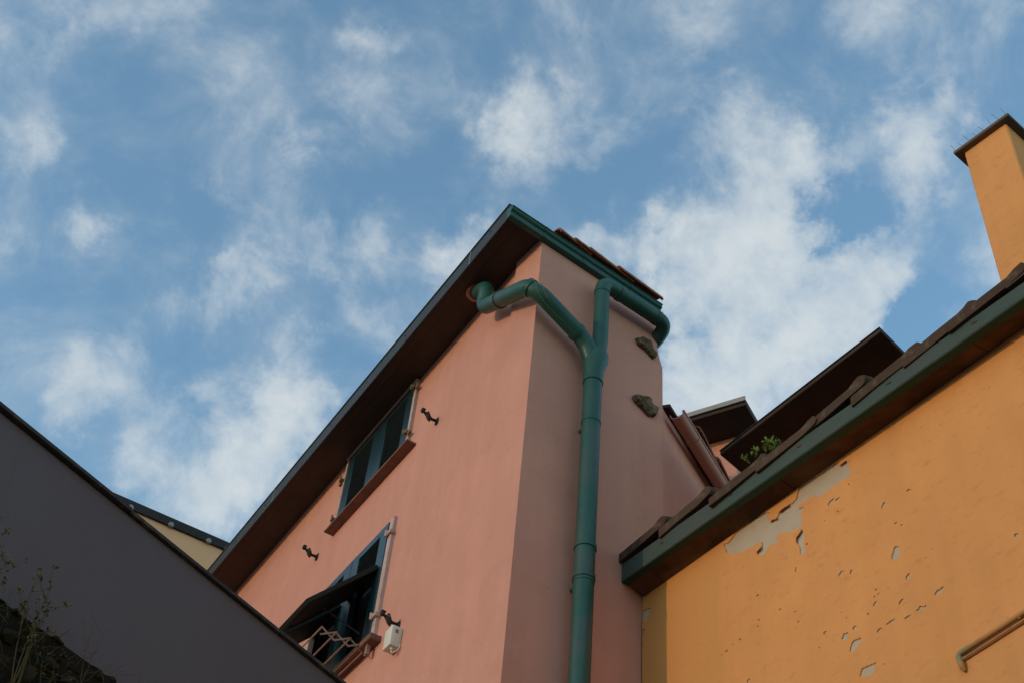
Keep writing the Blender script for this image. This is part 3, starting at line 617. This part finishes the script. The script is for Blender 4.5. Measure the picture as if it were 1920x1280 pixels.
# rest of the body
b = MB(); b.prism([(XO+.3, YS, 0), (XO+.3, YEo, 0), (XO+4.2, YEo, 0), (XO+4.2, YS-.4, 0)], (0, 0, 4.1+EYE)); part('back_wall', b, M['orange'], oh)
# verge: painted board, boarded underside, tiles
def fb(y): return 5.054+EYE+(y-5.234)*.0915                # lower edge of the verge board
def ft(y): return 5.184+EYE+(y-5.234)*.1061                # its upper edge
XFo = 3.785; XB = XFo+.050; ye0 = 5.412
b = MB(); b.prism([(XFo, ye0, fb(ye0)), (XFo, YEo, fb(YEo)), (XFo, YEo, ft(YEo)), (XFo, ye0, ft(ye0))], (.050, 0, 0), .004); bo = part('verge_board', b, M['board'], oh)
b = MB(); b.prism([(XFo+.003, ye0, fb(ye0)-.0035), (XFo+.003, YEo, fb(YEo)-.0035), (XFo+.003, YEo, fb(YEo)-.0005), (XFo+.003, ye0, fb(ye0)-.0005)], (.048, 0, 0)); part('board_edge', b, M['boardunder'], oh)
nm = MB()
for q in range(3): nm.box((-.001, -.012+.012*q, .004*q-.006), X_, Y_, Z_, .0012, .006-.001*q, .004)
nme = nm.mesh('knot_mark', M['soffit2'])
for y in (5.02, 4.40, 3.84, 3.19, 2.64, 1.9): link('knot_mark', nme, bo, mw=Matrix.Translation((XFo-.0005, y, (fb(y)+ft(y))/2+.012)))
yy = ye0                                                   # verge underside in lengths of board
while yy > YEo:
    y2 = yy-1.35
    b = MB(); b.prism([(XB+.002, yy-.003, fb(yy)+.003), (XB+.002, y2, fb(y2)+.003), (XO-.008, y2, ztop(y2)), (XO-.008, yy-.003, ztop(yy))], (0, 0, .022), .002)
    part('soffit_board', b, M['soffit2'], oh); yy = y2
b = MB(); b.prism([(XB, ye0, ft(ye0)-.035), (XB, YEo, ft(YEo)-.035), (XB, YEo, ft(YEo)+.002), (XB, ye0, ft(ye0)+.002)], (4.3, .0, 0)); orf = part('roof', b, M['roofdeck'], oh)
def verge_tile(seed, L=.47, wid=.24):
    """flat weathered tile: y runs up the slope from the lipped lower end"""
    rn = random.Random(seed); mb = MB(); bm = mb.bm
    pr = [(0.0, .010), (-.012, .030), (-.010, .060), (.006, .078), (.030, .084), (.060, .076), (.11, .066), (.25, .060), (.37, .058), (L, .055), (L, -.012), (.30, -.006), (.12, -.002), (.03, .0)]
    rows = []
    for i in range(5):
        x = wid*i/4; off = (.0, .010, .0, .010, .0)[i]*.6
        rows.append([bm.verts.new((x+rn.uniform(-.004, .004), y+rn.uniform(-.006, .006), z-(.010 if i in (0,) else 0)*(z > .03)+off*(z > .03)+rn.uniform(-.003, .003))) for y, z in pr])
    n = len(pr)
    for i in range(4):
        for k in range(n): bm.faces.new((rows[i][k], rows[i][(k+1) % n], rows[i+1][(k+1) % n], rows[i+1][k]))
    bm.faces.new(rows[0]); bm.faces.new(rows[-1][::-1]); bmesh.ops.recalc_face_normals(bm, faces=bm.faces)
    bmesh.ops.subdivide_edges(bm, edges=[e for e in bm.edges], cuts=1) if False else None
    return mb.mesh('roof_tile', M['oldtile'], True, 35)
vt = [verge_tile(i) for i in range(4)]
lips = [(4.968, 5.286), (4.549, 5.219), (4.085, 5.128), (3.692, 5.101), (3.330, 5.110), (2.960, 5.032), (2.610, 5.009), (2.306, 4.986)]
lips += [(y, ft(y)+.150-EYE) for y in (1.95, 1.58, 1.22, .86, .5, .14, -.22)]
rnd = random.Random(3)
for colm in range(3):
    for k, (y, lz) in enumerate(lips):
        d = Vector((rnd.uniform(-.02, .02), 1, .022+rnd.uniform(-.012, .012)))
        q = Vector((XFo-.014+colm*.25+rnd.uniform(-.008, .008), y, lz-.076+EYE))
        link('roof_tile', vt[(k*3+colm) % 4], orf, mw=orient(d, Z_, q))
# chimney
AC = R(8); ec = Vector((math.cos(AC), math.sin(AC), 0)); nc = Vector((-math.sin(AC), math.cos(AC), 0))
cf = onX(1886, 232, 4.42); cl = onX(1815, 287, 4.42); cw = (cl.y-cf.y)*1.01
cz1 = cf.z
b = MB(); b.prism([Vector((cf.x, cf.y, 4.6+EYE)), Vector((cf.x, cf.y, 4.6+EYE))+nc*cw, Vector((cf.x, cf.y, 4.6+EYE))+nc*cw+ec*.52, Vector((cf.x, cf.y, 4.6+EYE))+ec*.52], (0, 0, cz1-4.6-EYE+.01), .008); ch = part('chimney', b, M['orange'], oh)
cc = Vector((cf.x, cf.y, cz1))+nc*cw/2+ec*.26
b = MB(); b.box(cc+Z_*.014, ec, nc, Z_, .300, cw/2+.045, .012, .004); cap = part('chimney_cap', b, M['conc'], ch)
for k in range(8):
    s = -cw/2-.03+k*(cw+.06)/7
    for o_, ln in ((-.285, .06), (.26, .06)):
        b = MB(); p = cc+nc*s+ec*o_+Z_*.026; b.tube([p, p+Vector((rnd.uniform(-.02, .02)-.015, rnd.uniform(.0, .03), ln*rnd.uniform(.7, 1.2)))], .0013, 5); part('bird_spike', b, M['spike'], cap)
# upper storey eave behind the verge
z2 = 6.5+EYE
qa, qb, qc = onZ(1350, 846, z2), onZ(1650, 615, z2), onZ(1690, 655, z2)
dv = (qc-qb).normalized()
b = MB(); b.prism([qa-Z_*.03, qb-Z_*.03, qb-Z_*.03+dv*1.9, qa-Z_*.03+dv*1.9], (0, 0, .030), .003); ue = part('upper_eave', b, M['panelbrown'], oh)
b = MB(); b.prism([qa+Z_*.002-dv*.006, qb+Z_*.002-dv*.006, qb+Z_*.002+dv*1.9, qa+Z_*.002+dv*1.9], (0, 0, .006)); part('upper_roof', b, M['slate'], oh)
b = MB(); w0, w1 = qa+dv*.75+(qb-qa)*.06, qb+dv*.75-(qb-qa)*.06
b.prism([Vector((w0.x, w0.y, 5.0+EYE)), Vector((w1.x, w1.y, 5.0+EYE)), Vector((w1.x, w1.y, z2)), Vector((w0.x, w0.y, z2))], dv*.9); part('upper_wall', b, M['orange'], oh)

# conduit on the orange wall
t = thing('conduit_pipe', onX(1797, 1250, XO), 'thin orange painted pipe with a turned-down greenish end on the orange wall', 'pipe')
xa = XO-.026
p0, p1 = onX(1800, 1224, xa), onX(1920, 1147, xa); dr = (p1-p0).normalized()
b = MB(); b.tube([p0, p0+dr*2.2], .0115, 12); part('pipe', b, M['copper'], t, True, 40)
xb = XO-.022
b = MB(); w_ = Vector((0, 0, -.026)); b.tube([p0+w_+Vector((.006, 0, 0)), p0+dr*2.2+w_+Vector((.006, 0, 0))], .0055, 8); part('pipe_light_line', b, M['copper'], t, True, 40)  # thin tube added to draw the pale light line under the pipe
pe = onX(1799, 1262, xa)
b = MB(); b.tube(bend([p0+dr*.05, p0-dr*.012, Vector((xa, p0.y+.004, p0.z-.048))], .022, 5), .0128, 12); part('elbow', b, M['verdigris'], t, True, 40)
b = MB(); b.tube([Vector((xa, p0.y+.004, p0.z-.046)), Vector((xa+.004, p0.y+.003, p0.z-.068)), Vector((xa+.010, p0.y, p0.z-.080))], [.0140, .0125, .007], 12); part('end_cap', b, M['copper'], t, True, 40)
for s in (.32, 1.0, 1.7):
    b = MB(); q = p0+dr*s; b.box(q+Vector((.010, 0, 0)), X_, dr, X_.cross(dr), .014, .005, .016, .002); part('clip', b, M['copper'], t)

# ================================================================== green drainpipe
dp = thing('drainpipe', p2(.42, 0, .11), 'green painted downpipe with two swan-neck branches on the corner of the pink house', 'drainpipe')
RM, RU = .061, .053
def px2(px, py, off=.11): return P2(px, py, off)
J = px2(1109, 672)                                         # where the branches meet
mainx = lambda z: p2(.4225, z, .11)
zj = J.z
# left branch: from the soffit over the sunlit wall, round the corner and down to the junction
sA = onZ(894, 549, ZT); sB = onZ(914, 541, 7.50+EYE); sC = onZ(906, 577, 7.36+EYE); sD = onX(925, 571, 2.885); sE = onX(990, 538, 2.885)
sF = px2(1014, 552, .115); sG = px2(1098, 640)
path = bend([sA, sB, sC, sE, sF+Vector((-.0, 0, 0)), sG, mainx(zj-.06)], .09, 7)
b = MB(); b.tube(path, RM-.003, 20); part('left_branch', b, M['green'], dp, True, 50)
b = MB(); ring(b, sA-Z_*.010, Z_, .079, .018, 24); part('collar', b, M['collar'], dp, True, 40)
for q, dd in ((sC*.62+sE*.38, (sE-sC).normalized()), (sE*.85+sF*.15, (sF-sE).normalized()), (sF*.2+sG*.8+Vector((0, 0, 0)), (sG-sF).normalized())):
    b = MB(); ring(b, q, dd, RM+.004, .035, 20); part('joint', b, M['green'], dp, True, 40)
for q in (((1002, 527), (1008, 548), (1020, 566), (1044, 592), (1056, 602), (1078, 624)), ((1016, 530), (1022, 552), (1036, 572))):
    b = MB(); b.tube([px2(x_, y_, .172) for x_, y_ in q], .0016, 5); part('paint_run', b, M['bud'], dp, True)
# right branch: comes round the back corner under the gutter, then down
hA = P2(1142, 537, .105); zz = hA.z-.012
rt_ = (P2(1127, 600, .11)-C0).dot(e2); re_ = (P2(1236, 596, .10)-C0).dot(e2)
path = bend([mainx(zj-.02)+e2*.015, p2(rt_, zj+.17, .11), p2(rt_, zz, .11), p2(re_+.07, zz+.01, .105), p2(re_+.075, zz-.07, -.06), p2(re_+.03, zz-.12, -.22)], .085, 7)
b = MB(); b.tube(path, RU, 20); part('right_branch', b, M['green'], dp, True, 50)
for q, dd in ((p2(rt_, zz-.11, .11), Z_), (p2(rt_+.16, zz, .109), e2), (p2(re_-.03, zz+.008, .106), e2)):
    b = MB(); ring(b, q, dd, RU+.004, .03, 20); part('joint', b, M['green'], dp, True, 40)
# junction and main stack
b = MB(); b.tube([mainx(zj-.20), mainx(zj-.13), mainx(zj-.07), mainx(zj+.0)+e2*.012, mainx(zj+.05)+e2*.018], [RM+.004, RM+.006, RM+.016, RM+.026, RM+.022], 22); part('y_junction', b, M['green'], dp, True, 40)
b = MB(); b.tube([mainx(zj-.17), mainx(0.02)], RM, 22); part('stack', b, M['green'], dp, True, 50)
for z in (zj-.205, px2(1095, 1025).z, px2(1092, 1082).z, 3.2, 1.4):
    b = MB(); ring(b, mainx(z), Z_, RM+.006, .032, 22); jo = part('joint', b, M['green'], dp, True, 40)
z = px2(1092, 1082).z-.03
for z in (px2(1103, 790).z, z, 2.4):
    b = MB(); b.box(p2(.4225, z, .05), e2, n2, Z_, .012, .05, .010, .003); ring(b, mainx(z), Z_, RM+.003, .016, 20); part('bracket', b, M['green'], dp)

# ================================================================== cream house far behind
YC = 12.4
ca, cb = onY(205, 925, YC), onY(428, 1020, YC); zc1 = (ca.z+cb.z)/2; zc0 = onY(420, 1046, YC).z
fh = onY(300, 962, YC).z-onY(300, 985, YC).z
chs = thing('cream_house', (2.0, YC+2, 0), 'shaded cream house with a dark flat fascia seen behind the grey wall', 'house')
b = MB(); b.box((1.0, YC+2.5, (zc1)/2), X_, Y_, Z_, 5.5, 2.5, zc1/2-.02); part('wall', b, M['cream'], chs)
b = MB(); b.box((1.0, YC-.018, zc1-.048), X_, Y_, Z_, 5.6, .015, .048, .004); fc = part('fascia', b, M['darkfascia'], chs)
b = MB(); b.box((1.0, YC+2.5, zc1+.011), X_, Y_, Z_, 5.65, 2.52, .010); part('roof', b, M['darkfascia'], chs)
bm_ = MB(); bm_.tube([(0, 0, 0), (0, -.02, 0)], [.034, .026], 12); bme = bm_.mesh('bolt_plate', M['bolt'], True, 40)
for px, py in ((243, 956), (320, 984), (391, 1013)):
    q = onY(px, py, YC-.033); link('bolt_plate', bme, fc, mw=Matrix.Translation((q.x, q.y, zc1-.082)))
for x in (-.1, -.6, -1.1, 3.3, 3.8): link('bolt_plate', bme, fc, mw=Matrix.Translation((x, YC-.033, zc1-.082)))

# ================================================================== grey parapet on a rubble wall, left foreground
ZG = 3.6+EYE
ga, gb = onZ(0, 765, ZG), onZ(640, 1280, ZG)
eg = (gb-ga); eg.z = 0; eg.normalize(); ng = Vector((eg.y, -eg.x, 0))
if ng.y > 0: ng = -ng
def pg(t, z, off=0.0): q = ga+eg*t+ng*off; return Vector((q.x, q.y, z))
def PG(px, py, off=0.0): return onplane(px, py, ga+ng*off, ng)
tg1 = (gb-ga).dot(eg)+.10
gw = thing('grey_parapet', pg(0, 0), 'dark grey rendered parapet wall with thin coping in the left foreground', 'wall')
b = MB(); b.prism([pg(-5, 0, -.001), pg(tg1, 0, -.001), pg(tg1, ZG-.014, -.001), pg(-5, ZG-.014, -.001)], -ng*.20); part('render_face', b, M['grey'], gw)
tt = -5.0; k = 0
while tt < tg1:
    ln = min(.95, tg1+.02-tt)
    b = MB(); b.box(pg(tt+ln/2, ZG-.003+.0022*math.sin(k*2.7), -.085+.004*math.sin(k*4.1)), eg, ng, Z_, ln/2-.0015, .108, .009, .002); part('coping', b, M['coping'], gw); tt += ln; k += 1
zs = PG(0, 1106, .06).z; zs2 = PG(230, 1276, .06).z
sw = thing('rubble_wall', pg(-1.5, 0, .2), 'dark rubble stone wall below the grey parapet, bottom left corner', 'wall')
zs = (zs+zs2)/2
SO = .06                                                    # the rubble stands forward of the render
b = MB(); b.prism([pg(-5, 0, .002), pg(tg1, 0, .002), pg(tg1, zs-.028, .002), pg(-5, zs-.028, .002)], ng*SO); part('mortar_core', b, M['mortar'], sw)
def stone_mesh(seed, lx, ly, lz):
    rn = random.Random(seed); b = bmesh.new(); bmesh.ops.create_icosphere(b, subdivisions=2, radius=1)
    off = Vector((rn.uniform(0, 50), rn.uniform(0, 50), rn.uniform(0, 50)))
    for v in b.verts:
        c = v.co.copy(); s = 1/max(abs(c.x), abs(c.y), abs(c.z))**.80
        c = c*s*.86; c += noise.noise_vector(c*1.7+off)*.34+noise.noise_vector(c*4+off)*.16
        v.co = Vector((c.x*lx, c.y*ly, c.z*lz))
    me_ = bpy.data.meshes.new('stone'); b.to_mesh(me_); b.free(); me_.materials.append(M['stone'])
    for p in me_.polygons: p.use_smooth = True
    me_.set_sharp_from_angle(angle=R(32)); return me_
sts = [stone_mesh(i, 1, 1, 1) for i in range(7)]
rnd = random.Random(12)
MG = Matrix(((eg.x, ng.x, 0, 0), (eg.y, ng.y, 0, 0), (0, 0, 1, 0), (0, 0, 0, 1)))
z = zs-.018; row = 0
while z > zs-.75:
    h = rnd.uniform(.009, .016) if row < 3 else rnd.uniform(.025, .05); t_ = -.9+rnd.uniform(-.1, .1)
    while t_ < 1.55:
        w_ = rnd.uniform(.018, .050)*(1.0 if row < 3 else 1.5)
        c = pg(t_+w_, z-h+rnd.uniform(-.012, .012), SO-(.046 if row < 3 else .022)+rnd.uniform(-.012, .014))
        link('stone', rnd.choice(sts), sw, mw=Matrix.Translation(c) @ MG @ Matrix.Rotation(rnd.uniform(-.12, .12), 4, 'Y') @ Matrix.Diagonal((w_*.97, rnd.uniform(.05, .075), h*.98, 1)))
        t_ += 2*w_+.012
    z -= 2*h+.008; row += 1

# weeds on top of the rubble
def weed(name, root, tips, label, seed, r=.0035, budr=.008, leafy=True, group='weeds on the rubble wall'):
    rn = random.Random(seed); t = thing(name, root, label, 'weed', group)
    st_, bu, lf = MB(), MB(), MB()
    for (tip, branches) in tips:
        mid = (root+tip)/2+Vector((rn.uniform(-.03, .03), rn.uniform(-.03, .03), rn.uniform(-.01, .03)))
        pth = [root*(1-s)**2+mid*2*s*(1-s)+tip*s*s for s in np.linspace(0, 1, 9)]
        st_.tube(pth, [r*(1-.6*i/8) for i in range(9)], 6)
        for k in range(branches):
            s = rn.uniform(.45, .97); p = root*(1-s)**2+mid*2*s*(1-s)+tip*s*s
            q = p+eg*rn.uniform(-.09, .09)+Z_*rn.uniform(.03, .12)+ng*rn.uniform(-.03, .03)
            st_.tube([p, (p+q)/2+Z_*-.008, q], [r*.5, r*.45, r*.35], 5)
            for j in range(rn.randint(2, 5)):
                c = q+Vector((rn.uniform(-1, 1), rn.uniform(-1, 1), rn.uniform(-1, .6)))*.014*(j > 0); bu.ball(c, budr*rn.uniform(.5, 1.0), budr*rn.uniform(.5, .9), budr*rn.uniform(.9, 1.7), 1)
            if leafy:
                for j in range(2):
                    c = p*rn.random()+q*(1-rn.random()) if False else p.lerp(q, rn.random()); a = Vector((rn.uniform(-1, 1), rn.uniform(-1, 1), rn.uniform(-.4, 1))).normalized(); s_ = a.cross(Vector((rn.random(), rn.random(), rn.random()))).normalized(); l_ = rn.uniform(.012, .028)
                    lf.quad([c, c+a*l_*.5+s_*l_*.22, c+a*l_, c+a*l_*.5-s_*l_*.22])
        bu.ball(tip, budr*.8, budr*.8, budr*1.5, 1)
    part('stem', st_, M['stem'], t, True)
    part('buds', bu, M['bud'], t, True, kind='stuff')
    if leafy: part('leaves', lf, M['weedleaf'], t, kind='stuff')
    else: lf.bm.free()
OW = .10
def PW(px, py, off=OW): return PG(px, py, off)
weed('seeding_weed', PW(20, 1290), [(PW(62, 1098), 5), (PW(98, 1096), 7), (PW(75, 1120), 4)], 'branching seeding weed with pale buds, tallest in front of the grey parapet', 1, .0030, .0058)
weed('seeding_weed', PW(25, 1310), [(PW(70, 1168), 2), (PW(66, 1200), 2)], 'bent thin weed stem low over the rubble stones', 5, .0026, .0048)
weed('seeding_weed', PW(-60, 1180, .25), [(PW(4, 966, .25), 4), (PW(14, 1040, .25), 4)], 'weed leaning in at the left edge with clustered buds', 2, .0024, .0058)
weed('seeding_weed', PW(150, 1285), [(PW(176, 1170), 2), (PW(196, 1182), 2)], 'thin dry weed stalk standing before the grey parapet, rightmost weed', 3, .0013, .0028, False)
weed('seeding_weed', PW(75, 1300), [(PW(80, 1240), 4), (PW(60, 1262), 3), (PW(100, 1258), 3)], 'small dry tangled weed growing out of the rubble joints', 4, .0015, .0030, True)

b = MB(); rn = random.Random(31)
for k in range(520):
    p = pg(rn.uniform(-.6, 1.25), zs-rn.uniform(-.005, .42), SO+rn.uniform(.0, .03)); a = (eg*rn.uniform(-.9, .9)+Z_*rn.uniform(-.5, .9)+ng*rn.uniform(.1, .7)).normalized(); l_ = rn.uniform(.03, .11)
    if p.z > zs-.03: a = (a+eg*rn.uniform(-.6, .6)-Z_*.35).normalized(); l_ *= .6
    m_ = p+a*l_*.55+Z_*rn.uniform(-.01, .015); b.tube([p, m_, p+a*l_-Z_*rn.uniform(0, .03)], [.0011, .0009, .0004], 4, False)
part('dry_grass', b, M['stem'], label='dry grass blades hanging over the rubble wall', cat='grass', kind='stuff')
# plants on the tiled verge
def tuft(px, py, n, ln, label, seed):
    rn = random.Random(seed); root = onX(px, py, XB+.14); t = thing('roof_plant', root, label, 'plant', 'green plants growing among the roof tiles')
    for cl in range(n):
        base = root+Vector((rn.uniform(-.03, .03), rn.uniform(-.06, .06), rn.uniform(-.02, .0))); a = Vector((rn.uniform(-.7, .5), rn.uniform(-1.0, .8), rn.uniform(.7, 1.4))).normalized()
        l_ = ln*rn.uniform(.55, 1.1); b = MB(); b.tube([base, base+a*l_*.5, base+a*l_*.6], .0018, 5)
        for k in range(9):
            c = base+a*l_*(.25+.75*k/8)*.62; s_ = a.orthogonal(); s_.rotate(Matrix.Rotation(k*2.4, 3, a)); d = (s_*.75+a*.8).normalized(); w_ = d.cross(a).normalized(); m_ = l_*rn.uniform(.28, .42)
            b.quad([c, c+d*m_*.5+w_*m_*.22, c+d*m_, c+d*m_*.5-w_*m_*.22])
        part('sprig', b, M['leaf'], t)
tuft(1452, 838, 13, .10, 'larger bright green leafy plant growing behind the verge tiles', 1)
tuft(1410, 850, 7, .065, 'smaller green tuft beside a leafy plant on the verge tiles', 2)
